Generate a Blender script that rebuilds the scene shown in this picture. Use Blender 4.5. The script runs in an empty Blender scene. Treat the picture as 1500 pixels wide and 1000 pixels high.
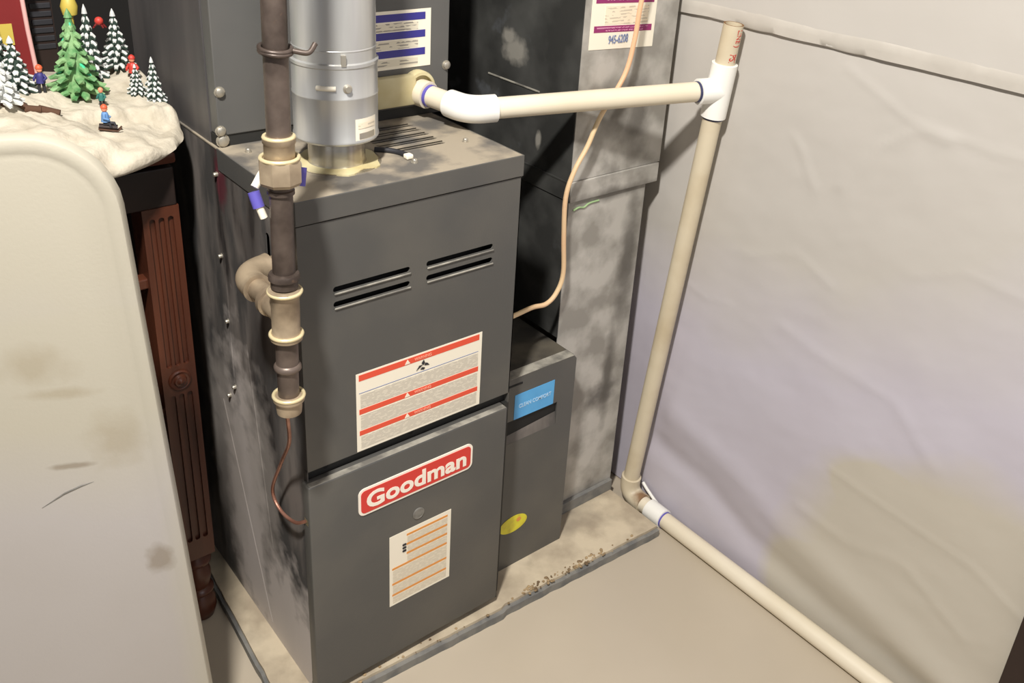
import bpy, bmesh, math, random
from mathutils import Vector, Matrix, noise
from mathutils.geometry import tessellate_polygon
random.seed(7)
sc = bpy.context.scene
COL = sc.collection
# ------------------------------------------------------------------ camera
cam = bpy.data.cameras.new('camera'); camo = bpy.data.objects.new('camera', cam); COL.objects.link(camo)
fwd = Vector((0.5909, 0.6902, -0.4178)); rgt = Vector((0.7754, -0.6288, 0.0579)); upv = Vector((0.2227, 0.3582, 0.9067))
camo.matrix_world = Matrix(((rgt.x, upv.x, -fwd.x, -0.46), (rgt.y, upv.y, -fwd.y, -0.9702), (rgt.z, upv.z, -fwd.z, 1.2855), (0, 0, 0, 1)))
cam.sensor_width = 36; cam.lens = 36 * 1354.97 / 1500
cam.shift_x = -0.01161; cam.shift_y = -0.09069; cam.clip_start = 0.02
sc.camera = camo
# ------------------------------------------------------------------ world, lamps, exposure
w = bpy.data.worlds.new('world'); sc.world = w; w.use_nodes = True
w.node_tree.nodes['Background'].inputs[0].default_value = (0.98, 0.97, 1.0, 1); w.node_tree.nodes['Background'].inputs[1].default_value = 0.34
def area(name, loc, target, size, power, col, shape='DISK'):
    l = bpy.data.lights.new(name, 'AREA'); l.shape = shape; l.size = size; l.energy = power; l.color = col
    o = bpy.data.objects.new(name, l); COL.objects.link(o); o.location = loc
    o.rotation_euler = (Vector(target) - Vector(loc)).to_track_quat('-Z', 'Y').to_euler(); return o
area('ceiling_bulb', (-0.62, -0.72, 2.30), (0.3, 0.0, 0.4), 0.13, 62, (1.0, 0.962, 0.915))
area('fill_light', (0.1, -2.6, 2.2), (0.3, 0.0, 0.5), 0.9, 12, (0.93, 0.94, 1.0))  # unseen fill light added behind the camera to soften the shadows
vs = sc.view_settings; vs.view_transform = 'Standard'; vs.look = 'None'; vs.gamma = 1; vs.use_curve_mapping = False; vs.exposure = 0.0

# ------------------------------------------------------------------ helpers
def lin(r, g, b):
    f = lambda c: (c / 255 / 12.92) if c / 255 <= .04045 else ((c / 255 + .055) / 1.055) ** 2.4
    return (f(r), f(g), f(b), 1)
MAT = {}
def mat(name, col, rough=.5, metal=0, col2=None, scale=8, detail=4, lo=.4, hi=.65, bump=0, bscale=None, stretch=(1, 1, 1), col3=None, scale3=3, lo3=.5, hi3=.6, rough2=None, emit=None):
    m = bpy.data.materials.new(name); m.use_nodes = True; nt = m.node_tree; N = nt.nodes; L = nt.links
    b = N['Principled BSDF']; b.inputs['Base Color'].default_value = col; b.inputs['Roughness'].default_value = rough; b.inputs['Metallic'].default_value = metal
    tc = N.new('ShaderNodeTexCoord'); mp = N.new('ShaderNodeMapping'); mp.inputs['Scale'].default_value = stretch; L.new(tc.outputs['Object'], mp.inputs['Vector'])
    def ramp(scale, lo, hi, off=0):
        n = N.new('ShaderNodeTexNoise'); n.inputs['Scale'].default_value = scale; n.inputs['Detail'].default_value = detail; L.new(mp.outputs[0], n.inputs['Vector'])
        r = N.new('ShaderNodeMapRange'); r.inputs[1].default_value = lo; r.inputs[2].default_value = hi; L.new(n.outputs[0], r.inputs[0]); return r
    def mix(fac, a, c):
        x = N.new('ShaderNodeMix'); x.data_type = 'RGBA'; L.new(fac, x.inputs[0])
        if isinstance(a, tuple): x.inputs[6].default_value = a
        else: L.new(a, x.inputs[6])
        x.inputs[7].default_value = c; return x.outputs[2]
    cur = col
    if col2:
        r = ramp(scale, lo, hi); cur = mix(r.outputs[0], col, col2)
        if rough2 is not None:
            rr = N.new('ShaderNodeMapRange'); rr.inputs[3].default_value = rough; rr.inputs[4].default_value = rough2; L.new(r.outputs[0], rr.inputs[0]); L.new(rr.outputs[0], b.inputs['Roughness'])
    if col3: cur = mix(ramp(scale3, lo3, hi3).outputs[0], cur, col3)
    if cur is not col: L.new(cur, b.inputs['Base Color'])
    if bump:
        n = N.new('ShaderNodeTexNoise'); n.inputs['Scale'].default_value = bscale or scale; n.inputs['Detail'].default_value = 5; L.new(mp.outputs[0], n.inputs['Vector'])
        bp = N.new('ShaderNodeBump'); bp.inputs['Strength'].default_value = bump; bp.inputs['Distance'].default_value = .004; L.new(n.outputs[0], bp.inputs['Height']); L.new(bp.outputs[0], b.inputs['Normal'])
    MAT[name] = m; m['cur'] = 0
    return m
def add_blob(m, centers, col, soft=.35, amount=1.0, nscale=9, namp=.5, coord='Position'):
    """a stain or a painted light tint: ellipsoids (centre, radii) with a noise-broken edge"""
    nt = m.node_tree; N = nt.nodes; L = nt.links; b = N['Principled BSDF']
    g = N.new('ShaderNodeNewGeometry')
    nz = N.new('ShaderNodeTexNoise'); nz.inputs['Scale'].default_value = nscale; nz.inputs['Detail'].default_value = 5; L.new(g.outputs['Position'], nz.inputs['Vector'])
    prev = None
    for c, r in centers:
        s = N.new('ShaderNodeVectorMath'); s.operation = 'SUBTRACT'; L.new(g.outputs['Position'], s.inputs[0]); s.inputs[1].default_value = c
        d = N.new('ShaderNodeVectorMath'); d.operation = 'DIVIDE'; L.new(s.outputs[0], d.inputs[0]); d.inputs[1].default_value = r
        ln = N.new('ShaderNodeVectorMath'); ln.operation = 'LENGTH'; L.new(d.outputs[0], ln.inputs[0])
        if prev is None: prev = ln.outputs['Value']
        else:
            mn = N.new('ShaderNodeMath'); mn.operation = 'MINIMUM'; L.new(prev, mn.inputs[0]); L.new(ln.outputs['Value'], mn.inputs[1]); prev = mn.outputs[0]
    ma = N.new('ShaderNodeMath'); ma.operation = 'MULTIPLY_ADD'; L.new(nz.outputs[0], ma.inputs[0]); ma.inputs[1].default_value = namp * 2; L.new(prev, ma.inputs[2])
    mr = N.new('ShaderNodeMapRange'); mr.inputs[1].default_value = 1 + namp + soft; mr.inputs[2].default_value = 1 + namp - soft; mr.inputs[3].default_value = 0; mr.inputs[4].default_value = amount; L.new(ma.outputs[0], mr.inputs[0])
    x = N.new('ShaderNodeMix'); x.data_type = 'RGBA'; L.new(mr.outputs[0], x.inputs[0])
    bi = b.inputs['Base Color']
    if bi.links: L.new(bi.links[0].from_socket, x.inputs[6])
    else: x.inputs[6].default_value = bi.default_value
    x.inputs[7].default_value = col; L.new(x.outputs[2], bi)

def textlines(name, paper, ink, freq=450, thr=.52, nsc=160):
    m = bpy.data.materials.new(name); m.use_nodes = True; nt = m.node_tree; N = nt.nodes; L = nt.links; b = N['Principled BSDF']; b.inputs['Roughness'].default_value = .5
    tc = N.new('ShaderNodeTexCoord'); sp = N.new('ShaderNodeSeparateXYZ'); L.new(tc.outputs['Object'], sp.inputs[0])
    s = N.new('ShaderNodeMath'); s.operation = 'MULTIPLY'; L.new(sp.outputs[2], s.inputs[0]); s.inputs[1].default_value = freq * 2 * math.pi
    si = N.new('ShaderNodeMath'); si.operation = 'SINE'; L.new(s.outputs[0], si.inputs[0])
    g = N.new('ShaderNodeMath'); g.operation = 'GREATER_THAN'; L.new(si.outputs[0], g.inputs[0]); g.inputs[1].default_value = 0.1
    n = N.new('ShaderNodeTexNoise'); n.inputs['Scale'].default_value = nsc; n.inputs['Detail'].default_value = 1
    mp = N.new('ShaderNodeMapping'); mp.inputs['Scale'].default_value = (1, 1, 2.2); L.new(tc.outputs['Object'], mp.inputs[0]); L.new(mp.outputs[0], n.inputs[0])
    g2 = N.new('ShaderNodeMath'); g2.operation = 'LESS_THAN'; L.new(n.outputs[0], g2.inputs[0]); g2.inputs[1].default_value = thr
    mu = N.new('ShaderNodeMath'); mu.operation = 'MULTIPLY'; L.new(g.outputs[0], mu.inputs[0]); L.new(g2.outputs[0], mu.inputs[1])
    x = N.new('ShaderNodeMix'); x.data_type = 'RGBA'; L.new(mu.outputs[0], x.inputs[0]); x.inputs[6].default_value = paper; x.inputs[7].default_value = ink; L.new(x.outputs[2], b.inputs['Base Color'])
    MAT[name] = m; return m

def tag(o, label=None, cat=None, group=None, kind=None):
    if label: o['label'] = label
    if cat: o['category'] = cat
    if group: o['group'] = group
    if kind: o['kind'] = kind
    return o
def thing(name, loc, label, cat, group=None):
    o = bpy.data.objects.new(name, None); COL.objects.link(o); o.location = loc; o.empty_display_size = .02
    o['base'] = list(loc); return tag(o, label, cat, group)
def obj(name, bm, m, parent=None, smooth=None, label=None, origin=None):
    """bm is in world coordinates; becomes one mesh under parent"""
    base = Vector(parent['base']) if parent else Vector(origin or (0, 0, 0))
    bmesh.ops.recalc_face_normals(bm, faces=bm.faces)
    bmesh.ops.translate(bm, verts=bm.verts, vec=-base)
    me = bpy.data.meshes.new(name); bm.to_mesh(me); bm.free()
    ms = m if isinstance(m, (list, tuple)) else [m]
    for x in ms: me.materials.append(MAT[x] if isinstance(x, str) else x)
    if smooth is not None:
        me.polygons.foreach_set('use_smooth', [True] * len(me.polygons))
        me.set_sharp_from_angle(angle=math.radians(smooth))
    o = bpy.data.objects.new(name, me); COL.objects.link(o)
    if parent: o.parent = parent
    else: o.location = base
    o['base'] = list(base)
    if label: o['label'] = label
    return o
def B(): return bmesh.new()
def box(bm, x0, x1, y0, y1, z0, z1, bev=0, seg=2):
    r = bmesh.ops.create_cube(bm, size=1)
    for v in r['verts']: v.co = Vector(((x0 + x1) / 2 + v.co.x * (x1 - x0), (y0 + y1) / 2 + v.co.y * (y1 - y0), (z0 + z1) / 2 + v.co.z * (z1 - z0)))
    if bev:
        es = list({e for v in r['verts'] for e in v.link_edges}); bmesh.ops.bevel(bm, geom=es, offset=bev, segments=seg, profile=.5, affect='EDGES')
    return bm
def tube(bm, pts, r, n=20, cap=True):
    pts = [Vector(p) for p in pts]; rs = r if isinstance(r, (list, tuple)) else [r] * len(pts)
    T = []
    for i in range(len(pts)):
        a = pts[max(i - 1, 0)]; b = pts[min(i + 1, len(pts) - 1)]
        T.append((b - a).normalized())
    for i in range(1, len(pts) - 1):   # repeated points (steps in radius) keep direction
        if (pts[i + 1] - pts[i - 1]).length < 1e-9: T[i] = T[i - 1]
    ref = Vector((0, 0, 1)) if abs(T[0].z) < .9 else Vector((1, 0, 0))
    u = T[0].cross(ref).normalized(); rings = []
    for p, t, rr in zip(pts, T, rs):
        u = (u - t * u.dot(t)).normalized(); v = t.cross(u)
        rings.append([bm.verts.new(p + (u * math.cos(2 * math.pi * k / n) + v * math.sin(2 * math.pi * k / n)) * rr) for k in range(n)])
    for a, b in zip(rings, rings[1:]):
        for k in range(n): bm.faces.new((a[k], a[(k + 1) % n], b[(k + 1) % n], b[k]))
    if cap:
        bm.faces.new(rings[0]); bm.faces.new(rings[-1][::-1])
    return bm
def lathe(bm, prof, base, n=28, axis=Vector((0, 0, 1))):
    """prof: list of (r, h) along axis from base"""
    axis = Vector(axis).normalized(); ref = Vector((0, 0, 1)) if abs(axis.z) < .9 else Vector((1, 0, 0))
    u = axis.cross(ref).normalized(); v = axis.cross(u); base = Vector(base); rings = []
    for r, h in prof: rings.append([bm.verts.new(base + axis * h + (u * math.cos(2 * math.pi * k / n) + v * math.sin(2 * math.pi * k / n)) * max(r, 1e-5)) for k in range(n)])
    for a, b in zip(rings, rings[1:]):
        for k in range(n): bm.faces.new((a[k], a[(k + 1) % n], b[(k + 1) % n], b[k]))
    bm.faces.new(rings[0]); bm.faces.new(rings[-1][::-1]); return bm
def spline(pts, k=8):
    P = [Vector(p) for p in pts]; P = [P[0] * 2 - P[1]] + P + [P[-1] * 2 - P[-2]]; out = []
    for i in range(1, len(P) - 2):
        for j in range(k):
            t = j / k; a, b, c, d = P[i - 1:i + 3]
            out.append(.5 * ((2 * b) + (c - a) * t + (2 * a - 5 * b + 4 * c - d) * t * t + (3 * b - a - 3 * c + d) * t ** 3))
    out.append(P[-2]); return out
def arc_corner(a, c, b, r, k=8):
    """polyline a->c->b with the corner c rounded with tangent length r"""
    a, b, c = Vector(a), Vector(b), Vector(c); p = c + (a - c).normalized() * r; q = c + (b - c).normalized() * r
    return [p * (1 - t) ** 2 + c * 2 * t * (1 - t) + q * t ** 2 for t in [i / k for i in range(k + 1)]]
def rrect(x0, x1, z0, z1, r, k=5):
    out = []
    for cx, cz, a0 in ((x1 - r, z1 - r, 0), (x0 + r, z1 - r, 90), (x0 + r, z0 + r, 180), (x1 - r, z0 + r, 270)):
        for i in range(k + 1):
            a = math.radians(a0 + 90 * i / k); out.append((cx + r * math.cos(a), cz + r * math.sin(a)))
    return out
def plate(bm, outline, holes, f, t):
    """extruded flat sheet with holes; f(a, b, d) -> world point, thickness t along d"""
    loops = [outline] + list(holes); tri = tessellate_polygon([[Vector((a, b, 0)) for a, b in l] for l in loops])
    flat = [p for l in loops for p in l]
    A = [bm.verts.new(f(a, b, 0)) for a, b in flat]; Bv = [bm.verts.new(f(a, b, t)) for a, b in flat]
    for i, j, k in tri:
        try: bm.faces.new((A[i], A[j], A[k])); bm.faces.new((Bv[k], Bv[j], Bv[i]))
        except ValueError: pass
    o = 0
    for l in loops:
        n = len(l)
        for i in range(n): bm.faces.new((A[o + i], A[o + (i + 1) % n], Bv[o + (i + 1) % n], Bv[o + i]))
        o += n
    return bm
def front(y): return lambda a, b, d: Vector((a, y + d, b))
def leaf(name, parent, x0, x1, z0, z1, y, m, t=.0006, r=0):
    bm = B(); plate(bm, rrect(x0, x1, z0, z1, r) if r else [(x0, z0), (x1, z0), (x1, z1), (x0, z1)], [], front(y), t); return obj(name, bm, m, parent)
def text(name, s, parent, x0, x1, z0, z1, y, m, off=.0, ext=.0, mtx=None, space=1.0, shear=0):
    cu = bpy.data.curves.new(name, 'FONT'); cu.body = s; cu.size = 1; cu.offset = off; cu.extrude = .01; cu.space_character = space; cu.shear = shear; cu.resolution_u = 4
    o = bpy.data.objects.new('t', cu); COL.objects.link(o); dg = bpy.context.evaluated_depsgraph_get(); dg.update()
    me = bpy.data.meshes.new_from_object(o.evaluated_get(dg)); bpy.data.objects.remove(o)
    bm = B(); bm.from_mesh(me); bpy.data.meshes.remove(me)
    xs = [v.co.x for v in bm.verts]; ys = [v.co.y for v in bm.verts]; ax, bx, ay, by = min(xs), max(xs), min(ys), max(ys)
    for v in bm.verts:
        a = (v.co.x - ax) / (bx - ax); b = (v.co.y - ay) / (by - ay); d = v.co.z
        if mtx: v.co = mtx(a, b, d)
        else: v.co = Vector((x0 + a * (x1 - x0), y - d * .02, z0 + b * (z1 - z0)))
    return obj(name, bm, m, parent)
def screw(parent, p, axis, r=.0055, m='zinc', name='screw'):
    bm = B(); lathe(bm, [(r * 1.25, 0), (r * 1.25, .0012), (r, .0013), (r, .0045), (r * .8, .0055)], p, 12, axis); return obj(name, bm, m, parent, 40)

# ------------------------------------------------------------------ materials
G = lin(84, 82, 77)
mat('furnace_grey', lin(82, 81, 78), .42, 0, lin(98, 95, 88), 6, 5, .42, .8, bump=.05, bscale=300)
mat('furnace_side', lin(74, 72, 70), .6, 0, lin(122, 115, 109), 16, 8, .40, .62, stretch=(1, 1.4, .4), col3=lin(52, 48, 46), scale3=8, lo3=.54, hi3=.64, bump=.06)
add_blob(MAT['furnace_side'], [((0, .10, .02), (.1, .16, .17)), ((0, .23, .20), (.1, .07, .30))], lin(206, 197, 190), .30, .85, 26, .8)
add_blob(MAT['furnace_side'], [((0, .16, .33), (.1, .05, .16)), ((0, .30, .30), (.1, .06, .2))], lin(176, 168, 160), .3, .6, 22, .8)
add_blob(MAT['furnace_side'], [((0, .232, .805), (.02, .018, .040))], lin(92, 36, 46), .3, .8, 60, .5)
mat('coil_grey', lin(86, 86, 84), .45, 0, lin(100, 98, 94), 5, 4, .4, .8)
mat('coil_side', lin(74, 72, 72), .5, 0, lin(96, 92, 90), 6, 4, .4, .7, stretch=(1, 3, .4))
mat('deck', lin(98, 94, 88), .75, 0, lin(158, 147, 128), 13, 6, .40, .56, bump=.1, bscale=120, col3=lin(96, 93, 88), scale3=9, lo3=.55, hi3=.66)
mat('dark_recess', lin(38, 38, 36), .6)
mat('black', lin(12, 12, 12), .7)
mat('edge_wear', lin(160, 156, 144), .6, 0, lin(110, 107, 100), 30, 4, .4, .6)
mat('galv', lin(206, 206, 202), .33, .55, lin(186, 186, 184), 6, 3, .35, .7, stretch=(6, 6, .6))
mat('galv_base', lin(200, 198, 190), .25, .8, lin(150, 140, 130), 20, 3, .4, .6)
mat('duct_front', lin(190, 186, 178), .55, .15, lin(150, 146, 138), 14, 8, .40, .60, bump=.1, bscale=90, col3=lin(84, 80, 76), scale3=6, lo3=.60, hi3=.72)
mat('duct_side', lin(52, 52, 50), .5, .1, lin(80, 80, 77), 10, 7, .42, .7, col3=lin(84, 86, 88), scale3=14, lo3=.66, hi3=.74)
mat('zinc', lin(190, 184, 170), .35, .7)
mat('pvc', lin(226, 216, 194), .38, 0, lin(216, 204, 178), 5, 4, .4, .7)
mat('pvc_old', lin(206, 194, 168), .45, 0, lin(188, 172, 142), 8, 5, .45, .7)
mat('pvc_white', lin(238, 236, 228), .32)
mat('primer', lin(92, 84, 170), .5)
mat('primer_dark', lin(48, 52, 86), .5)
mat('stain_brown', lin(120, 84, 48), .8)
mat('pan_cream', lin(208, 198, 158), .5, 0, lin(186, 170, 120), 12, 4, .45, .7)
mat('black_pipe', lin(112, 99, 90), .42, .4, lin(64, 54, 48), 18, 6, .38, .65, bump=.15, bscale=60, col3=lin(150, 118, 92), scale3=25, lo3=.64, hi3=.74)
mat('fitting', lin(180, 162, 136), .42, .35, lin(134, 118, 98), 22, 5, .4, .65, bump=.1)
mat('brass_glint', lin(232, 216, 172), .3, .4)
mat('copper', lin(188, 138, 118), .35, .6, lin(150, 104, 86), 30, 4, .4, .65)
mat('orange_tube', lin(218, 194, 152), .45, 0, lin(216, 172, 134), 5, 2, .4, .6)
mat('blanket', lin(191, 186, 195), .6, 0, lin(184, 178, 187), 3, 4, .4, .7, bump=.05, bscale=90)  # lavender base colour carries the cool cast of the mixed light
add_blob(MAT['blanket'], [((.8, -.64, .13), (.1, .34, .31)), ((.8, -.37, .04), (.1, .12, .12)), ((.8, -.46, .30), (.1, .12, .08))], lin(189, 182, 165), .12, .9, 7, .14)  # beige patches paint the warm part of the mixed light, lower right
add_blob(MAT['blanket'], [((.8, .10, 1.08), (.1, .95, .55))], lin(187, 182, 171), .18, .85, 3, .25)  # warm light tint painted over the upper part of the blanket
mat('tape', lin(190, 184, 174), .4, 0, lin(184, 178, 168), 20, 3, .4, .6, bump=.12, bscale=40)
mat('floor', lin(188, 176, 156), .62, 0, lin(180, 168, 148), 2.2, 5, .4, .65, bump=.02, bscale=80, col3=lin(178, 167, 151), scale3=1.3, lo3=.5, hi3=.75)
mat('pad', lin(200, 186, 160), .85, 0, lin(166, 152, 130), 14, 8, .4, .62, bump=.3, bscale=45, col3=lin(140, 130, 114), scale3=5, lo3=.56, hi3=.7)
mat('pad_edge', lin(128, 126, 120), .7, 0, lin(106, 106, 104), 30, 4, .4, .6, bump=.2)
mat('crumb', lin(168, 144, 108), .9, 0, lin(104, 84, 60), 40, 3, .4, .6)
mat('concrete_unlit', lin(38, 36, 34), .9, 0, lin(28, 26, 25), 3, 4)  # gloom of the unlit back of the room put into the colour
mat('concrete', lin(150, 146, 138), .9, 0, lin(130, 126, 120), 4, 5)
mat('table_plastic', lin(182, 177, 173), .42, 0, lin(176, 170, 164), 2.5, 4, .4, .7, bump=.05, bscale=260)
mat('table_rim', lin(214, 209, 196), .4)
mat('wood', lin(96, 52, 34), .35, 0, lin(64, 33, 22), 9, 6, .35, .7, stretch=(3, 3, .35), bump=.08, bscale=30)
mat('wood_dark', lin(40, 24, 17), .6, 0, lin(26, 16, 12), 8, 4)
mat('snow', lin(198, 189, 170), .8, 0, lin(172, 162, 142), 26, 5, .45, .72, bump=.6, bscale=90)
mat('tree_dark', lin(44, 62, 52), .8); mat('tree_green', lin(84, 138, 84), .6, 0, lin(134, 172, 118), 60, 3, .4, .6)
mat('glitter', lin(90, 226, 170), .25, .3)
mat('snow_cap', lin(206, 208, 204), .7); mat('bark', lin(84, 58, 42), .9)
mat('red', lin(196, 62, 52), .5); mat('dark_red', lin(122, 32, 32), .5); mat('skin', lin(232, 150, 116), .6); mat('navy', lin(54, 50, 112), .6); mat('blue', lin(98, 140, 190), .6)
mat('pink', lin(226, 176, 170), .5); mat('teal', lin(46, 110, 100), .6); mat('yellow', lin(200, 178, 80), .5); mat('orange', lin(214, 96, 62), .5)
mat('label_white', lin(242, 234, 214), .5); mat('label_red', lin(226, 84, 58), .5); mat('label_pink', lin(246, 160, 134), .5); mat('label_orange', lin(222, 150, 74), .5)
mat('logo_red', lin(214, 58, 50), .35); mat('logo_white', lin(250, 240, 224), .35); mat('label_blue', lin(58, 54, 138), .4); mat('label_purple', lin(146, 44, 104), .4)
mat('sky_blue', lin(92, 172, 226), .4, 0, lin(84, 160, 216), 20, 2); mat('pale_blue', lin(178, 212, 236), .4); mat('hi_yellow', lin(224, 214, 56), .45, 0, lin(206, 190, 60), 60, 2)
mat('ink', lin(40, 40, 44), .6); mat('ink_blue', lin(120, 134, 170), .6); mat('badge', lin(138, 136, 130), .45, .3, lin(120, 118, 112), 90, 2); mat('marker_green', lin(150, 178, 128), .8)
mat('cabinet_top', lin(84, 78, 66), .8, 0, lin(56, 52, 46), 14, 5, .4, .6)
mat('dusty_maroon', lin(98, 40, 50), .7)
textlines('print_grey', lin(218, 210, 192), lin(192, 184, 168), 420, .55, 120)
textlines('print_orange', lin(226, 216, 194), lin(204, 193, 172), 420, .55, 160)
textlines('print_blue', lin(226, 218, 196), lin(158, 152, 140), 210, .5, 60)
textlines('print_pink', lin(206, 136, 170), lin(150, 52, 110), 60, .5, 300)
textlines('print_cream', lin(240, 226, 200), lin(206, 194, 172), 190, .47, 90)

# ------------------------------------------------------------------ the setting
bm = B(); box(bm, -2.2, .83, -3.2, 1.25, -.07, -.022); tag(obj('floor', bm, 'floor'), 'beige painted concrete floor in front of the raised pad', kind='structure')
bm = B(); box(bm, .815, .90, -3.2, 1.25, -.022, 2.42); tag(obj('wall_right', bm, 'concrete'), kind='structure')
bm = B(); box(bm, -2.2, .815, 1.15, 1.25, -.022, 2.42); tag(obj('wall_back', bm, 'concrete_unlit'), kind='structure')
bm = B(); box(bm, -2.2, .90, -3.2, 1.25, 2.42, 2.5); tag(obj('ceiling', bm, 'concrete'), kind='structure')
# concrete housekeeping pad: top + grey rim, broken front edge
def edge_y(x): return -.004 - .05 * x + .0022 * noise.noise(Vector((x * 40, 1, 0))) - (.004 if x < .36 else 0)
def edge_x(y): return -.050 + .06 * (y - .07) * (1 if y > 0 else 0) + .0018 * noise.noise(Vector((y * 45, 5, 0)))
pad = thing('equipment_pad', (.35, .3, -.022), 'low concrete pad with a crumbled grey edge under the furnace', 'pad')
out = [(x / 100, edge_y(x / 100)) for x in range(-5, 75, 1)] + [(.742, .95)] + [(edge_x(y / 100), y / 100) for y in range(94, 0, -2)]
bm = B(); plate(bm, out, [], lambda a, b, d: Vector((a, b, d)), -.006); obj('pad_top', bm, 'pad', pad)
rim = [(a + (.0), b) for a, b in out]
bm = B(); plate(bm, [(a * 1.0 - (.006 if a < .0 and b > .0 else 0), b - (.008 if b < 0 else 0)) for a, b in out], [], lambda a, b, d: Vector((a, b, -.0062 + d)), -.0158); obj('pad_edge', bm, 'pad_edge', pad)
bm = B()
for i in range(110):
    x = random.choice([random.uniform(.40, .60), random.uniform(.40, .60), random.uniform(0, .73)]); y = edge_y(x) + random.uniform(-.006, .010)
    r = random.uniform(.001, .0036); q = bmesh.ops.create_icosphere(bm, subdivisions=1, radius=r)
    for v in q['verts']: v.co = Vector((x + v.co.x * random.uniform(.7, 1.5), y + v.co.y, .001 + v.co.z * .6))
tag(obj('crumbs', bm, 'crumb', pad, label='brown crumbs of broken concrete along the edge'), kind='stuff')

# wall covering: wrinkled white insulation blanket
creases = [([(-.22, .979), (-.33, .929), (-.46, .917), (-.62, .93)], .004, .005), ([(-.248, .796), (-.30, .88), (-.35, .919), (-.40, .915)], .006, .007),
           ([(-.20, .78), (-.17, .83), (-.15, .85)], .005, .005), ([(.03, .514), (-.03, .50), (-.08, .515)], .003, .004),
           ([(.03, .13), (-.10, .11), (-.22, .06), (-.40, .03), (-.60, .01)], -.022, .03), ([(0, .22), (-.15, .19), (-.3, .13), (-.45, .10), (-.65, .05)], .022, .035),
           ([(-.34, .31), (-.45, .30), (-.60, .29), (-.7, .25)], .004, .006), ([(-.2, .52), (-.3, .50), (-.42, .49), (-.5, .42)], .004, .012),
           ([(-.39, .70), (-.47, .74), (-.6, .73)], .003, .006), ([(-.1, .62), (-.2, .66), (-.27, .63)], .003, .007), ([(-.3, .2), (-.4, .19), (-.5, .22), (-.62, .16)], .004, .01)]
def crease(y, z):
    s = 0
    for pts, amp, wd in creases:
        best = 9
        for (a, b), (c, d) in zip(pts, pts[1:]):
            L2 = (c - a) ** 2 + (d - b) ** 2; t = max(0, min(1, ((y - a) * (c - a) + (z - b) * (d - b)) / L2))
            best = min(best, math.hypot(y - a - t * (c - a), z - b - t * (d - b)))
        if best < 3 * wd: s += amp * math.exp(-(best / wd) ** 2)
    return s
def sheet(name, y0, y1, z0, z1, x, nx, nz, amp, lip, label, wav=0, cr=True):
    bm = B(); V = []
    for i in range(nx + 1):
        row = []
        for j in range(nz + 1):
            y = y0 + (y1 - y0) * i / nx; z = z0 + (z1 - z0) * j / nz
            if wav and j == 0: z += wav * abs(noise.noise(Vector((y * 9, 2, 0))))
            d = amp * (noise.noise(Vector((y * 3.1, z * 4, 1))) + .45 * noise.noise(Vector((y * 9, z * 13, 4))) + .16 * noise.noise(Vector((y * 34 + z * 20, z * 40, 8))))
            if cr: d += crease(y, z) * .3
            row.append(bm.verts.new((x - d, y, z)))
        V.append(row)
    for i in range(nx):
        for j in range(nz): bm.faces.new((V[i][j], V[i + 1][j], V[i + 1][j + 1], V[i][j + 1]))
    edges = [e for e in bm.edges if e.is_boundary]
    r = bmesh.ops.extrude_edge_only(bm, edges=edges)
    for v in r['geom']:
        if isinstance(v, bmesh.types.BMVert): v.co.x = .8149
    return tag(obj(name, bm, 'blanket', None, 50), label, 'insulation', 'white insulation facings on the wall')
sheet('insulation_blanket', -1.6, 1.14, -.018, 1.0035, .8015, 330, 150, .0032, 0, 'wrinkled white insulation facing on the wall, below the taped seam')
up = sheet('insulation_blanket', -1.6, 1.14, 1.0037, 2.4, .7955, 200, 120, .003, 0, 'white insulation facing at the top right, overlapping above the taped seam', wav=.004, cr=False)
bm = B(); n = 300; rows = []
for i in range(n + 1):
    y = -1.5 + 2.6 * i / n; row = []
    for k, (dz, dx) in enumerate(((-.003, 0), (-.0025, .0016), (.008, .0020), (.018, .0018), (.022, .0002))):
        row.append(bm.verts.new((.7965 - dx * (1 + .4 * noise.noise(Vector((y * 60, k * 3, 2)))) - .003 * noise.noise(Vector((y * 3.1, 4.06, 1))), y, 1.006 + dz + .003 * noise.noise(Vector((y * 12, k, 0))))))
    rows.append(row)
for a, b in zip(rows, rows[1:]):
    for k in range(4): bm.faces.new((a[k], b[k], b[k + 1], a[k + 1]))
tp = obj('seam_tape', bm, 'tape', up, 60)

# dark wood post at the lower right corner
po = thing('wooden_post', (.79, -.74, -.022), 'dark brown wooden post edge in the bottom right corner beside the white wall', 'post')
bm = B(); box(bm, .7885, .7945, -.80, -.688, -.022, 1.0, .002); obj('board', bm, 'wood_dark', po)

# ------------------------------------------------------------------ furnace
W, H = .358, .85
fu = thing('furnace', (W / 2, .3, 0), 'dark grey upright gas furnace with red Goodman badge and warning labels', 'furnace')
bm = B(); plate(bm, [(.0023, 0), (.73, 0), (.73, H - .002), (.0023, H - .002)], [rrect(.080, .091, .722, .778, .0054)], lambda a, b, d: Vector((d, a, b)), .0015); obj('side_panel', bm, 'furnace_side', fu, label='dusty grey left side panel')
bm = B(); box(bm, W - .0015, W, 0, .73, 0, H - .002); obj('side_panel', bm, 'furnace_grey', fu, label='clean dark grey right side panel')
bm = B(); box(bm, 0, W, .7285, .73, 0, H - .002); obj('back_panel', bm, 'furnace_grey', fu)
bm = B(); box(bm, .0015, W - .0015, .03, .7284, .0, .002); box(bm, .0015, W - .0015, .16, .161, .002, .84); obj('inner_liner', bm, 'black', fu)
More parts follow.
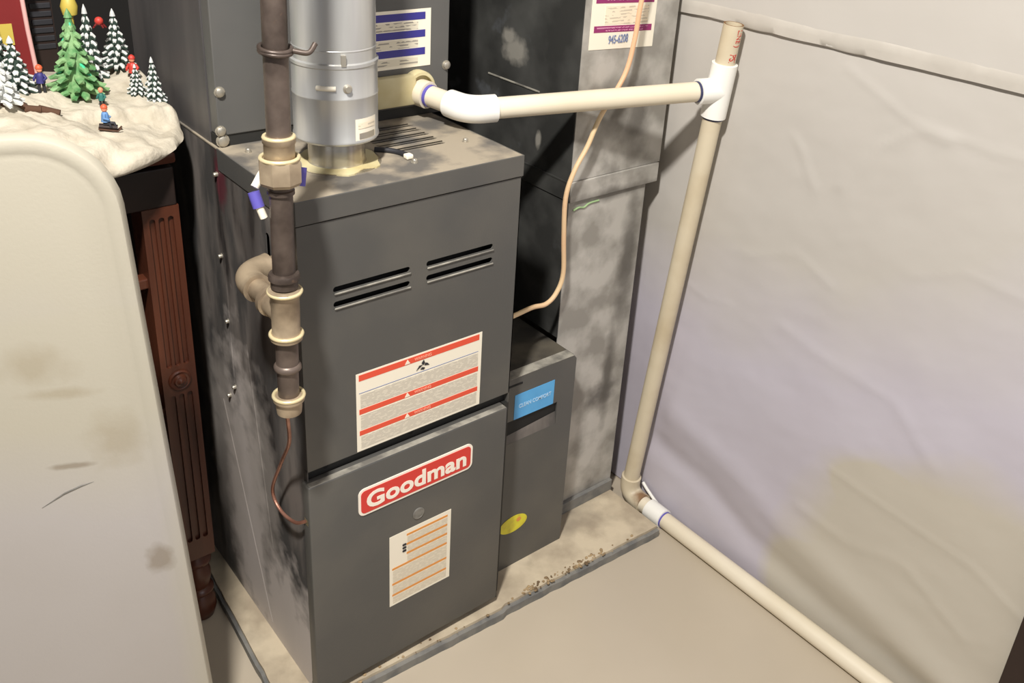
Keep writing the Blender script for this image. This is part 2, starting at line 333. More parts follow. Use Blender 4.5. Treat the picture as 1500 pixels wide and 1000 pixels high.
# top with stamped louvres
slots = []
for i in range(5): slots.append(rrect(.196 + .006 * i * 0, .292 + .0015 * i, .100 + .0235 * i, .1075 + .0235 * i, .0035, 3))
bm = B(); plate(bm, [(-.001, -.001), (W + .001, -.001), (W + .001, .731), (-.001, .731)], slots, lambda a, b, d: Vector((a, b, H + d)), -.0018); tpn = obj('top_panel', bm, 'deck', fu, label='dusty top panel with louvre slots')
bm = B()
for i in range(5):
    y = .1075 + .0235 * i
    q = [(.198, y, H), (.290, y, H), (.290, y + .009, H + .0002), (.198, y + .009, H + .0002)]
    a = [bm.verts.new(p) for p in ((.197, y - .0055, H - .001), (.291, y - .0055, H - .001), (.290, y - .001, H + .0022), (.198, y - .001, H + .0022), (.291, y + .010, H + .0003), (.197, y + .010, H + .0003))]
    bm.faces.new((a[3], a[2], a[4], a[5])); bm.faces.new((a[0], a[1], a[2], a[3])) if False else None
    c = [bm.verts.new(p) for p in ((.290, y - .001, H - .0005), (.198, y - .001, H - .0005))]
    bm.faces.new((a[2], a[4], c[0])); bm.faces.new((a[3], a[5], c[1]))
obj('louvre', bm, 'deck', fu)
bm = B(); box(bm, -.0012, W + .0012, -.0022, .0002, .8185, H + .0006, .0008); box(bm, -.0015, .0002, -.001, .235, .8185, H + .0004, .0006); box(bm, W - .0002, W + .0015, -.001, .235, .8185, H + .0004, .0006); obj('top_lip', bm, 'furnace_grey', fu)
# upper door with four louvre slots
hs = [rrect(x0, x1, z0, z0 + .0085, .0042) for x0, x1 in ((.0480, .1665), (.1935, .3105)) for z0 in (.7130, .6910)]
bm = B(); plate(bm, [(.0, .4435), (W, .4435), (W, .8165), (0, .8165)], hs, front(0), .0022); ud = obj('upper_door', bm, 'furnace_grey', fu)
bm = B()
for x0, x1 in ((.0480, .1665), (.1935, .3105)):
    for z0 in (.7130, .6910):
        box(bm, x0 + .001, x1 + .001, -.0022, -.0002, z0 - .0032, z0 - .0004, .0008, 1)
o = obj('slot_lip', bm, 'edge_wear', ud); 
bm = B(); box(bm, .02, W - .01, .03, .032, .6, .8); obj('burner_baffle', bm, 'black', fu)
# channel between the doors
bm = B(); box(bm, .0, W, .0095, .011, .412, .4435); box(bm, 0, W, .0022, .0095, .4425, .4440); obj('door_channel', bm, 'dark_recess', fu)
for x, z in ((.032, .4355), (.176, .4355), (.297, .4375)):
    bm = B(); lathe(bm, [(.0042, 0), (.0042, .0012)], (x, .0096, z), 14, (0, -1, 0)); obj('screw_hole', bm, 'black', fu)
# lower door
bm = B(); box(bm, -.006, .3475, -.012, .0092, .016, .4255, .003, 3); ld = obj('lower_door', bm, 'furnace_grey', fu, 40)
bm = B(); box(bm, -.003, .345, -.0113, -.001, .4247, .4261, .0006, 1); obj('door_edge', bm, 'edge_wear', ld)
bm = B(); box(bm, -.0005, W, .004, .02, .0, .016); box(bm, .348, W, -.001, .01, .016, .425); obj('base_rail', bm, 'dark_recess', fu)
# warning label
lb = leaf('warning_label', fu, .0785, .2975, .4450, .5765, -.0005, 'label_white')
def st(n, x0f, x1f, z0f, z1f, m, X0, X1, Z0, Z1, y, p): return leaf(n, p, X0 + x0f * (X1 - X0), X0 + x1f * (X1 - X0), Z1 - z1f * (Z1 - Z0), Z1 - z0f * (Z1 - Z0), y, m, .0004)
A1 = (.0785, .2975, .4450, .5765, -.0008, lb)
for a, b in ((.02, .095), (.455, .52), (.735, .795)): st('stripe', .02, .975, a, b, 'label_red', *A1)
for a, b in ((.27, .44), (.535, .72), (.81, .97)): st('fine_print', .03, .97, a, b, 'print_grey', *A1)
st('rule_line', .02, .97, .245, .252, 'ink_blue', *A1)
for zf in (.06, .487, .765):
    z = .5765 - zf * .1315; x = .0785 + .385 * .219
    bm = B(); plate(bm, [(x - .0045, z - .0032), (x + .0045, z - .0032), (x, z + .0042)], [], front(-.0013), .0004); obj('triangle', bm, 'label_white', lb)
    text('lettering', 'WARNING', lb, .0785 + .44 * .219, .0785 + .575 * .219, z - .0024, z + .0026, -.0011, 'label_pink', .02)
bm = B(); cx, cz = .189, .5545
for pl in ([(-.011, -.006), (-.004, -.002), (0, .001), (-.006, .001)], [(-.002, .004), (.002, .009), (.004, .003), (.001, 0)], [(.003, -.001), (.012, -.003), (.009, .001), (.005, .003)], [(-.004, -.006), (.002, -.008), (.004, -.005), (-.001, -.003)]):
    plate(bm, [(cx + a, cz + b) for a, b in pl], [], front(-.0013), .0004)
obj('pictogram', bm, 'ink', lb)
# badge with the maker's name
bd = bm = B(); plate(bm, rrect(.0715, .2785, .3370, .3860, .0105, 6), [], front(-.0135), .0015); bd = obj('badge', bm, 'logo_white', fu, label='red and white Goodman badge')
bm = B(); plate(bm, rrect(.0755, .2745, .3410, .3820, .0075, 6), [], front(-.0141), .0008); obj('badge_field', bm, 'logo_red', bd)
text('lettering', 'Goodman', bd, .0845, .2660, .3465, .3765, -.0143, 'logo_white', .030, space=1.02)
bm = B(); lathe(bm, [(.0105, 0), (.0105, .0012), (.0088, .0018), (.0085, .0014)], (.1775, -.012, .2925), 28, (0, -1, 0)); obj('round_plug', bm, 'badge', fu, 40)
# data label
dl = leaf('data_label', fu, .1245, .2405, .1265, .2700, -.0125, 'label_white')
A2 = (.1245, .2405, .1265, .2700, -.0128, dl)
for a, x0 in ((.055, .27), (.185, .27), (.315, .27), (.455, .04), (.675, .04), (.835, .04)): st('stripe', x0, .94, a, a + .028, 'label_orange', *A2)
for a, b, x0 in ((.09, .18, .28), (.22, .31, .28), (.35, .45, .28), (.49, .67, .05), (.71, .83, .05), (.87, .97, .05)): st('fine_print', x0, .94, a, b, 'print_orange', *A2)
bm = B(); cx, cz = .1500, .2370
for k in range(3): plate(bm, rrect(cx - .0022, cx + .0050, cz - .0085 + .0062 * k, cz - .0045 + .0062 * k, .0015, 2), [], front(-.0133), .0004)
obj('pictogram', bm, 'ink', dl)
# side seams and screws
bm = B()
for (y0, z0, y1, z1) in ((.30, .40, .165, .02), (.186, .56, .14, .20), (.243, .82, .245, .46)):
    L = math.hypot(y1 - y0, z1 - z0); ny, nz = (z1 - z0) / L * .003, -(y1 - y0) / L * .003
    a = [bm.verts.new(p) for p in ((0, y0 - ny, z0 - nz), (0, y1 - ny, z1 - nz), (-.0007, y1, z1), (-.0007, y0, z0), (0, y1 + ny, z1 + nz), (0, y0 + ny, z0 + nz))]
    bm.faces.new((a[0], a[1], a[2], a[3])); bm.faces.new((a[3], a[2], a[4], a[5]))
obj('panel_crease', bm, 'furnace_side', fu)
for y, z in ((.252, .678), (.247, .570), (.242, .454), (.266, .4257), (.2433, .8092)): screw(fu, (0, y, z), (-1, 0, 0), .0032)
for x, y in ((.03, .20), (.205, .05), (.32, .09)): screw(fu, (x, y, H), (0, 0, 1), .0038)

# coil case on top of the furnace
cc = thing('coil_case', (W / 2, .4, H), 'grey metal coil cabinet on top of the furnace with blue striped label', 'cabinet')
bm = B(); box(bm, .004, .388, .235, .262, .8665, 1.45, .0015); obj('front_panel', bm, 'coil_grey', cc)
bm = B(); box(bm, .002, .380, .262, .56, H + .0002, 1.45); obj('case_body', bm, 'coil_side', cc)
bm = B(); box(bm, .003, .386, .2375, .262, H + .0002, .8660); obj('bottom_rail', bm, 'dark_recess', cc)
for x, z in ((.0095, .9288), (.0065, .8740), (.383, .9264)): screw(cc, (x, .235, z), (0, -1, 0), .0062)
screw(cc, (.0095, .2372, .8590), (0, -1, 0), .0078)
cl = leaf('coil_label', cc, .205, .3525, .9300, 1.0185, .2342, 'label_white', .0007)
A3 = (.205, .3525, .9300, 1.0185, .2338, cl)
for a, b in ((.055, .18), (.36, .485), (.67, .795)): st('stripe', .05, .93, a, b, 'label_blue', *A3)
for a, b in ((.21, .34), (.51, .65), (.83, .95)): st('fine_print', .04, .84, a, b, 'print_blue', *A3)
dp = obj('drain_port', box(B(), .246, .318, .2185, .2352, .8735, .9215, .004, 2), 'pan_cream', cc, 40)
bm = B(); lathe(bm, [(.027, 0), (.027, .012), (.0255, .016), (.021, .0165), (.021, .008), (.0, .008)], (.327, .2352, .8985), 32, (0, -1, 0)); obj('port_ring', bm, 'pan_cream', dp, 40)

# condensate piping
px = thing('drain_pipe', (.77, .02, -.022), 'cream plastic drain pipe running from the coil cabinet across to the wall and down', 'pipe')
R1 = .0167
E = Vector((.3520, .1270, .884)); S0 = Vector((.3290, .2260, .8905)); T0 = Vector((.77, -.0085, .897))
bm = B(); lathe(bm, [(.0215, 0), (.0215, .022), (.0195, .0225)], S0 + (S0 - E).normalized() * .004, 28, E - S0); obj('port_socket', bm, 'pvc', px, 40)
d1 = (E - S0).normalized(); bm = B(); tube(bm, [S0 + d1 * .018, E - d1 * .025], R1, 24); obj('pipe', bm, 'pvc', px, 40, label='short cream stub pipe from the coil')
bm = B(); lathe(bm, [(.0176, 0), (.0176, .0055)], S0 + d1 * .019, 24, d1); obj('primer_ring', bm, 'primer', px, 40)
d2 = (T0 - E).normalized()
c = arc_corner(E - d1 * .05, E, E + d2 * .05, .026, 10)
pts = [E - d1 * .040, E - d1 * .0395] + c + [E + d2 * .0425, E + d2 * .043]
bm = B(); tube(bm, pts, [.0205, .0215] + [.0217] * len(c) + [.0215, .0205], 28); obj('elbow', bm, 'pvc_white', px, 50, label='bright white elbow fitting')
bm = B(); tube(bm, [E + d2 * .03, T0 - d2 * .02], R1, 24); obj('pipe', bm, 'pvc', px, 40, label='long cream pipe running across in front of the duct')
dn = Vector((0, .0705 + .0197, .03 - 1.0091)).normalized(); top = Vector((.77, -.0197, 1.0091))
k = (.897 - 1.0091) / dn.z; TC = top + dn * k
bm = B(); tube(bm, [TC - dn * .047, TC - dn * .0465, TC + dn * .0465, TC + dn * .047], [.0205, .0217, .0217, .0205], 28)
tube(bm, [TC, TC - d2 * .040, TC - d2 * .0405], [.0217, .0217, .0205], 28); te = obj('tee', bm, 'pvc_white', px, 50, label='white tee fitting at the wall')
bm = B(); lathe(bm, [(.0175, 0), (.0175, .004)], TC - d2 * .0445, 24, d2); obj('primer_ring', bm, 'primer_dark', px, 40); bm = B(); lathe(bm, [(.0176, 0), (.0176, .0035)], TC + dn * .0472, 24, dn); obj('primer_ring', bm, 'primer_dark', px, 40)
# open riser above tee
bm = B(); lathe(bm, [(R1, 0), (R1, (TC - top).length - .04), (R1, (TC - top).length - .04)], top, 24, dn)
bmesh.ops.delete(bm, geom=[f for f in bm.faces if len(f.verts) > 4], context='FACES')
tube(bm, [top, top + dn * .05], .0138, 24, cap=False)
ring = B(); ring.free()
obj('riser', bm, 'pvc_old', px, 40, label='short open riser with red lettering')
bm = B(); rr = []
for r_ in (.0167, .0138): rr.append([bm.verts.new(top + (Vector((1, 0, 0)) * math.cos(a * math.pi / 12) + dn.cross(Vector((1, 0, 0))) * math.sin(a * math.pi / 12)) * r_) for a in range(24)])
for a in range(24): bm.faces.new((rr[0][a], rr[0][(a + 1) % 24], rr[1][(a + 1) % 24], rr[1][a]))
obj('riser_rim', bm, 'stain_brown', px); bm = B(); lathe(bm, [(.0137, 0), (.0137, .001)], top + dn * .03, 24, dn); obj('riser_plug', bm, 'wood_dark', px)
ux = Vector((1, 0, 0)); vx = dn.cross(ux)
def cyl_text(s, t0, t1, ang0, name='lettering'):
    L = t1 - t0
    def f(a, b, d):
        ang = ang0 + (b - .5) * .75; rad = R1 + .0003 + d * .01
        n_ = (-Vector((math.cos(ang), 0, 0)) + Vector((0, math.sin(ang), 0)) * 1)
        n_ = Vector((math.cos(ang), math.sin(ang), 0)); n_ = (n_ - dn * n_.dot(dn)).normalized()
        return top + dn * (t0 + a * L) + n_ * rad
    text(name, s, px, 0, 0, 0, 0, 0, 'red', .01, mtx=f)
cyl_text('LINE )', .006, .034, math.radians(-98)); cyl_text('PSI', .046, .060, math.radians(-104))
# downpipe + elbow + floor run
bot = Vector((.77, .0695, .030))
bm = B(); tube(bm, [TC + dn * .04, bot], R1, 24); obj('pipe', bm, 'pvc_old', px, 40, label='leaning cream downpipe against the wall')
K = Vector((.77, .0720, -.0045)); F1 = Vector((.77, -.90, -.0052)); d3 = (F1 - K).normalized()
c = arc_corner(bot, K, K + d3 * .08, .034, 10)
bm = B(); tube(bm, [bot + dn * -.012, bot + dn * -.0115] + c + [K + d3 * .045], [.0195] + [.0207] * (len(c) + 2), 28); obj('elbow', bm, 'pvc_old', px, 50, label='stained cream elbow at the floor')
bm = B(); tube(bm, [K + d3 * .062, K + d3 * .0625, K + d3 * .104, K + d3 * .1045], [.0195, .0212, .0212, .0200], 28); obj('coupling', bm, 'pvc_white', px, 50, label='white coupling on the floor pipe')
bm = B(); tube(bm, [K + d3 * .04, F1], R1, 24); obj('pipe', bm, 'pvc', px, 40, label='cream pipe lying along the foot of the wall')
bm = B(); lathe(bm, [(.0177, 0), (.0177, .003)], K + d3 * .1047, 24, d3); obj('primer_ring', bm, 'primer', px, 40)
add_blob(MAT['pvc_old'], [((.765, .022, .012), (.02, .022, .016))], lin(120, 84, 50), .35, .9, 60, .5)
# white clip behind coupling
bm = B(); tube(bm, spline([(.794, .055, .022), (.792, .035, .012), (.7905, .0, -.002), (.7905, -.05, -.008), (.7905, -.085, -.010)]), .0034, 8); tag(obj('plastic_tie', bm, 'pvc_white', origin=(.792, 0, -.02)), 'thin white plastic strap tucked between floor pipe coupling and wall', 'tie')

# ------------------------------------------------------------------ flue
fl = thing('flue_pipe', (.118, .11, H), 'shiny galvanized flue pipe rising from the furnace top', 'flue')
c0 = (.118, .110, H)
bm = B(); lathe(bm, [(.060, 0), (.060, .0014), (.040, .002), (.0385, .006), (.0385, .045)], c0, 48); obj('flue_collar', bm, 'galv_base', fl, 40)
bm = B(); lathe(bm, [(.0385, .038), (.0555, .0385), (.0572, .041), (.0572, .0435), (.0562, .0455), (.0562, .0985), (.0567, .0995), (.0567, .1010), (.0562, .102), (.0560, .139), (.0572, .1405), (.0572, .1445), (.0545, .146)], c0, 64); obj('adapter_sleeve', bm, 'galv', fl, 30)
bm = B(); lathe(bm, [(.0542, .144), (.0542, .1600), (.0547, .1608), (.0547, .1618), (.0542, .1626), (.0542, .60)], c0, 64); obj('upper_pipe', bm, 'galv', fl, 30)
def on_cyl(r): return lambda a, b, d: Vector((c0[0] + (r - d) * math.cos(a), c0[1] + (r - d) * math.sin(a), b))
a0 = math.atan2(-.9702 - .11, -.46 - .118)
def patch(name, r, a1, a2, z0, z1, m, p, t=-.0006, n=8, skew=0):
    bm = B(); f = on_cyl(r); top_, bo = [], []
    for i in range(n + 1):
        a = a1 + (a2 - a1) * i / n; bo.append((a, z0 + skew * i / n)); top_.append((a, z1 + skew * i / n))
    for i in range(n):
        v = [bm.verts.new(f(*q, t)) for q in (bo[i], bo[i + 1], top_[i + 1], top_[i])]; bm.faces.new(v)
    return obj(name, bm, m, p, 60)
st_ = patch('sticker', .0562, a0 + .45, a0 + 1.12, .890, .9235, 'label_white', fl, -.0005)
patch('fine_print', .0562, a0 + .55, a0 + 1.05, .896, .904, 'zinc', st_, -.0009); patch('fine_print', .0562, a0 + .52, a0 + 1.06, .910, .918, 'print_cream', st_, -.0009)
bm = B(); tube(bm, [on_cyl(.0568)(a0 - .42 + .062 * i, .9655, 0) for i in range(8)], .0032, 10); obj('embossed_bar', bm, 'label_white', fl, 60)
bm = B(); a = a0 + .28; lathe(bm, [(.006, 0), (.006, .001), (.004, .002), (.004, .005)], on_cyl(.056)(a, .965, 0), 12, (math.cos(a), math.sin(a), 0)); obj('screw', bm, 'zinc', fl, 40)
bm = B(); a = a0 + .2; box(bm, -.003, .003, -.0, .005, 0, .014); 
for v in bm.verts: v.co = Matrix.Rotation(a - math.pi / 2, 4, 'Z') @ v.co + on_cyl(.0535)(a, .994, 0)
obj('tab', bm, 'zinc', fl)
add_blob(MAT['galv_base'], [((.118, .07, .86), (.05, .03, .012))], lin(236, 222, 180), .4, .7, 60, .4)
# blob of sealant around collar
bm = B(); 
V = []
for i in range(48):
    a = 2 * math.pi * i / 48; r = .058 + .010 * noise.noise(Vector((math.cos(a) * 2, math.sin(a) * 2, 0))) ; V.append((c0[0] + r * math.cos(a), c0[1] + r * math.sin(a)))
plate(bm, V, [], lambda a, b, d: Vector((a, b, H + .0022 + d)), -.0022); obj('sealant', bm, 'brass_glint' if False else 'pan_cream', fl)
bm = B(); tube(bm, spline([(.182, .118, .8525), (.196, .105, .853), (.205, .090, .853), (.207, .073, .8535)]), .0042, 8); obj('wire_stub', bm, 'ink', fl, 50)
bm = B(); box(bm, .2005, .2115, .062, .073, .8505, .8575, .002); obj('wire_tip', bm, 'label_white', fl)

# ------------------------------------------------------------------ gas pipe
gp = thing('gas_pipe', (-.05, -.07, .6), 'brown iron gas pipe with union, tee and drip leg in front of the furnace corner', 'pipe')
def gx(z): return -.0536 + (z - .609) * .0168
def seg(name, prof, m, n=28, lab=None, sm=40):
    z0 = min(z for r, z in prof); bm = B(); pr = [(r, z - z0) for r, z in sorted(prof, key=lambda q: 0)]
    lathe(bm, pr, (gx(z0), -.07, z0), n, (.0168, 0, 1)); return obj(name, bm, m, gp, sm, label=lab)
seg('upper_pipe', [(.0133, .955), (.0133, 1.5)], 'black_pipe')
bm = B(); 
for k in range(2):
    tube(bm, [(gx(1.058) + .0165 * math.cos(a * math.pi / 10), -.07 + .0165 * math.sin(a * math.pi / 10), 1.055 + .003 * k + .002 * math.sin(a * .3)) for a in range(21)], .0026, 8)
tube(bm, spline([(gx(1.058) + .014, -.081, 1.056), (-.018, -.088, 1.054), (-.008, -.085, 1.062)]), .003, 8)
obj('wire_tie', bm, 'black_pipe', gp, 60, label='dark wire twisted around the upper pipe')
seg('union_collar', [(.0138, .9300), (.0168, .932), (.0168, .9545), (.0180, .9560), (.0180, .9620), (.0140, .9640)], 'fitting')
seg('union_nut', [(.0150, .9060), (.0215, .9080), (.0240, .9120), (.0240, .9330), (.0232, .9370), (.0165, .9380)], 'fitting', 8, None, 20)
seg('nipple', [(.0130, .800), (.0130, .8955), (.0152, .8965), (.0152, .9010), (.0130, .9020), (.0130, .907)], 'black_pipe')
seg('collar', [(.0132, .7800), (.0158, .7810), (.0158, .7900), (.0182, .7915), (.0182, .7960), (.0170, .7985), (.0130, .80)], 'black_pipe')
seg('tee', [(.0150, .7110), (.0190, .7120), (.0196, .7160), (.0180, .7185), (.0166, .7230), (.0166, .7670), (.0184, .7700), (.0200, .7730), (.0196, .7770), (.0150, .7790)], 'fitting')
ct = obj('tee_branch', tube(B(), [(-.0505, -.07, .744), (-.0505, -.035, .744), (-.0505, -.034, .744), (-.0505, -.026, .744), (-.0505, -.025, .744)], [.016, .016, .0192, .0192, .014], 28), 'fitting', gp, 40)
obj('branch_nipple', tube(B(), [(-.0505, -.03, .744), (-.0505, .015, .744)], .0132, 24), 'fitting', gp, 40)
c = arc_corner((-.0505, .0, .744), (-.0505, .052, .744), (0, .060, .744), .030, 10)
obj('elbow', tube(B(), [(-.0505, .008, .744), (-.0505, .0085, .744)] + c + [(-.014, .0575, .744), (-.0135, .0575, .744)], [.015, .0185] + [.0175] * len(c) + [.0185, .0135], 28), 'fitting', gp, 50)
obj('entry_nipple', tube(B(), [(-.02, .057, .744), (.0, .060, .744)], .0125, 24), 'fitting', gp, 40)
seg('drip_nipple', [(.0128, .632), (.0128, .668), (.0150, .669), (.0165, .6710), (.0165, .6745), (.0150, .677), (.0135, .678), (.0135, .712)], 'black_pipe')
seg('drip_cap', [(.0100, .6060), (.0150, .6080), (.0158, .6150), (.0158, .6240), (.0190, .6260), (.0196, .6290), (.0188, .6320), (.0130, .6335)], 'fitting', 28, 'tan end cap with painted highlight along the rim')
for z, r in ((.9620, .0160), (.9385, .0205), (.7750, .0188), (.6325, .0182), (.7185, .0186)):
    bm = B(); tube(bm, [(gx(z) + r * math.cos(a * math.pi / 14), -.07 + r * math.sin(a * math.pi / 14), z) for a in range(29)], .0024, 8); obj('rim_glint', bm, 'brass_glint', gp, 60)  # pale rings paint the highlights along the fitting rims
# pale vinyl loop with purple ends behind the union
vt = thing('vinyl_wire', (-.04, -.04, .86), 'pale tubing scrap with purple ends looped behind the gas pipe union', 'tubing')
bm = B(); tube(bm, spline([(-.066, -.040, .897), (-.050, -.036, .914), (-.030, -.032, .914), (-.006, -.032, .910)]), .0050, 10); obj('loop', bm, 'label_white', vt, 60)
bm = B(); tube(bm, [(-.069, -.043, .893), (-.0665, -.049, .876)], .0068, 12); obj('purple_end', bm, 'primer', vt, 60)
bm = B(); tube(bm, [(-.0055, -.034, .908), (-.0115, -.040, .888)], .0066, 12); obj('purple_end', bm, 'primer', vt, 60)
bm = B(); tube(bm, [(-.0665, -.050, .877), (-.063, -.053, .864)], .0045, 10); obj('bare_tip', bm, 'label_white', vt, 60)
# copper tube
bm = B(); tube(bm, spline([(-.0545, -.062, .607), (-.045, -.045, .575), (-.033, -.018, .520), (-.022, .035, .450), (-.020, .078, .372), (-.018, .060, .345), (-.014, .02, .348), (-.004, .0, .360)], 8), .0026, 10)
cu = tag(obj('copper_tube', bm, 'copper', origin=(-.02, .03, .35)), 'thin bent copper tube from the drip leg cap to the furnace side', 'tube')
bm = B(); box(bm, -.006, .0, -.0075, .0065, .352, .366, .0015); obj('tube_fitting', bm, 'brass_glint', cu)

# ------------------------------------------------------------------ filter cabinet (right of furnace)
fc = thing('filter_cabinet', (.455, .2, 0), 'dark grey filter cabinet with blue label between furnace and metal duct', 'cabinet')
bm = B(); box(bm, W + .003, .5505, .052, .50, .0, .424, .001); obj('cabinet_body', bm, 'cabinet_top', fc)
bm = B(); plate(bm, [(.361, .0), (.5525, .0), (.5525, .418), (.5465, .4255), (.361, .4255)], [rrect(.372, .5135, .291, .339, .002, 2)], front(.0475), .003)
obj('filter_door', bm, 'furnace_grey', fc)
bm = B(); plate(bm, [(.361, .4257), (.5465, .4257), (.5465, .4262), (.361, .4262)], [], front(.0473), .022); obj('door_edge', bm, 'edge_wear', fc)
bm = B(); box(bm, .372, .5135, .0506, .0518, .291, .339); box(bm, .372, .5135, .0475, .0506, .3375, .339); obj('handle_recess', bm, 'black', fc)
bm = B(); a = [bm.verts.new(p) for p in ((.372, .0478, .291), (.5135, .0478, .291), (.5135, .0500, .318), (.372, .0500, .306))]; bm.faces.new(a); obj('handle_ramp', bm, 'furnace_side', fc)
bm = B(); box(bm, .372, .428, .0465, .048, .4095, .4135, .0005, 1); obj('vent_slot', bm, 'black', fc)
bl = leaf('blue_label', fc, .4125, .5030, .3395, .3900, .0469, 'sky_blue')
text('lettering', 'CLEAN COMFORT', bl, .4225, .4960, .3605, .3685, .0467, 'pale_blue', .02)
bm = B(); plate(bm, [(.4275 + .0330 * math.cos(a * math.pi / 16), .1005 + .0185 * math.sin(a * math.pi / 16)) for a in range(32)], [], front(.0467), .0008); ye = obj('yellow_sticker', bm, 'hi_yellow', fc)
bm = B(); plate(bm, [(.4400 + .0055 * math.cos(a * math.pi / 8), .1065 + .0050 * math.sin(a * math.pi / 8)) for a in range(16)], [], front(.0463), .0004); obj('printed_dot', bm, 'label_orange', ye)

# ------------------------------------------------------------------ return duct
du = thing('return_duct', (.65, .4, 0), 'stained galvanized sheet metal duct standing between filter cabinet and white wall', 'duct')
add_blob(MAT['duct_front'], [((.655, .1, .86), (.05, .05, .05)), ((.70, .1, .83), (.03, .05, .06)), ((.66, .1, .695), (.09, .05, .012)), ((.72, .1, .55), (.02, .05, .12)), ((.70, .1, .30), (.012, .05, .10))], lin(88, 84, 78), .5, .75, 30, .6)
bm = B(); box(bm, .5565, .745, .106, .108, .004, .700); obj('lower_front', bm, 'duct_front', du)
bm = B(); box(bm, .5565, .775, .1055, .1075, .735, 2.4); obj('upper_front', bm, 'duct_front', du)
bm = B(); box(bm, .5545, .770, .101, .106, .698, .7345, .001); obj('joint_band', bm, 'duct_front', du)
bm = B(); box(bm, .555, .5562, .1065, .70, .43, 2.4); obj('side_panel', bm, 'duct_side', du, label='dark grimy left side of the duct')
bm = B(); box(bm, .5525, .555, .103, .70, .700, .7345, .0008); box(bm, .5515, .5525, .103, .70, .7325, .7350); obj('side_band', bm, 'duct_side', du)
bm = B(); box(bm, .5510, .555, .1, .104, .72, 2.4); obj('corner_fold', bm, 'duct_front', du) if False else bm.free()
bm = B(); box(bm, .5532, .5552, .200, .345, .8675, .8705, .0005, 1); obj('side_ledge', bm, 'edge_wear', du)
bm = B(); box(bm, .744, .746, .108, .70, .004, .70); box(bm, .773, .775, .1075, .70, .735, 2.4); box(bm, .5565, .745, .12, .70, 0.0, .004); obj('right_panel', bm, 'duct_front', du)
bm = B(); box(bm, .5535, .742, .0965, .1055, .0, .026, .001); obj('base_flange', bm, 'pad_edge', du)
bm = B(); tube(bm, spline([(.567, .1048, .681), (.58, .1048, .684), (.592, .1048, .682), (.604, .1048, .687), (.627, .1048, .688)]), .0016, 6); obj('marker_scribble', bm, 'marker_green', du)
add_blob(MAT['duct_side'], [((.555, .272, .925), (.03, .030, .022)), ((.555, .290, .945), (.03, .018, .014)), ((.555, .196, .785), (.03, .007, .014))], lin(156, 152, 142), .35, .8, 70, .5)
# purple service label
sk = -.045
def tl(a, b): return (a + (b - 1.0) * -.04 * 0, b + (a - .645) * sk)
def tleaf(name, x0, x1, z0, z1, y, m, p):
    bm = B(); plate(bm, [tl(x0, z0), tl(x1, z0), tl(x1, z1), tl(x0, z1)], [], front(y), .0005); return obj(name, bm, m, p)
sl = tleaf('service_label', .570, .7185, .9555, 1.065, .1048, 'label_white', du)
tleaf('stripe', .578, .711, 1.0295, 1.060, .1044, 'label_purple', sl); tleaf('stripe', .578, .711, .9830, .9935, .1044, 'label_purple', sl)
tleaf('fine_print', .600, .700, .9960, 1.0250, .1044, 'print_cream', sl)
tleaf('fine_print', .600, .660, 1.0335, 1.0360, .1040, 'print_pink', sl)
tleaf('fine_print', .584, .704, .9890, .9912, .1040, 'print_pink', sl); tleaf('fine_print', .604, .690, .9848, .9868, .1040, 'print_pink', sl)
text('lettering', '945-6208', sl, .612, .657, .9650, .9790, .1040, 'ink_blue', .012)
# orange line
pts = [(.6790, .085, 1.13), (.6544, .080, 1.0375), (.6480, .0800, .975), (.6333, .080, .9173), (.5871, .080, .8541), (.5650, .082, .805), (.5385, .080, .7679), (.5235, .080, .7221), (.5265, .080, .650), (.5324, .080, .5798), (.5200, .080, .5450), (.4979, .080, .5294), (.465, .078, .533), (.4100, .060, .5420), (.372, .050, .548), (.3585, .048, .5495)]
bm = B(); tube(bm, spline(pts, 6), .0042, 12)
tag(obj('refrigerant_tube', bm, 'orange_tube', origin=(.5, .08, .53)), 'thin peach coloured tube hanging over the duct and curving into the furnace side', 'tube')

# ------------------------------------------------------------------ folding table
ft = thing('folding_table', (-.55, .16, -.022), 'scuffed white plastic folding table standing on edge at the left', 'table')
u = Vector((.9054, -.4222, .0448)).normalized(); n0 = Vector((-.4226, -.9063, 0)); n0 = (n0 - u * n0.dot(u)).normalized(); v = u.cross(n0).normalized()
if v.z > 0: v = -v
Pb = Vector((-.1983, .0034, .9755))      # top right corner (square) of the sheet
def tf(a, b, d): return Pb - u * a + v * b + n0 * d  # a: leftwards, b: downwards, d: toward the viewer
def ringpts(off, r, wd=.90, ht=.985): return rrect(off, wd - off, off, ht - off, max(r - off, .004), 8)
bm = B(); R = .085
prof = [(.003, .000), (0, .002), (0, .019), (.0015, .0216), (.005, .0230), (.0125, .0230), (.0155, .0221), (.0185, .0218), (.0215, .0221), (.025, .0225)]
loops = [[bm.verts.new(tf(a, b, d)) for a, b in ringpts(o_, R)] for o_, d in prof]
for A, Bq in zip(loops, loops[1:]):
    m_ = len(A)
    for i in range(m_): bm.faces.new((A[i], A[(i + 1) % m_], Bq[(i + 1) % m_], Bq[i]))
bm.faces.new(loops[0]); bm.faces.new(loops[-1])
add_blob(MAT['table_plastic'], [((-.27, .04, .90), (.3, .3, .22)), ((-.25, .0, .70), (.3, .3, .14)), ((-.16, .0, .25), (.035, .1, .5))], lin(182, 176, 156), .5, .8, 5, .4)  # warm light tint painted into the plastic, not a stain
def tcen(px_a, px_b): return tuple(tf(px_a, px_b, .022))
add_blob(MAT['table_plastic'], [(tcen(.105, .40), (.022, .022, .004)), (tcen(.03, .56), (.014, .02, .02))], lin(126, 112, 92), .4, .6, 60, .6)
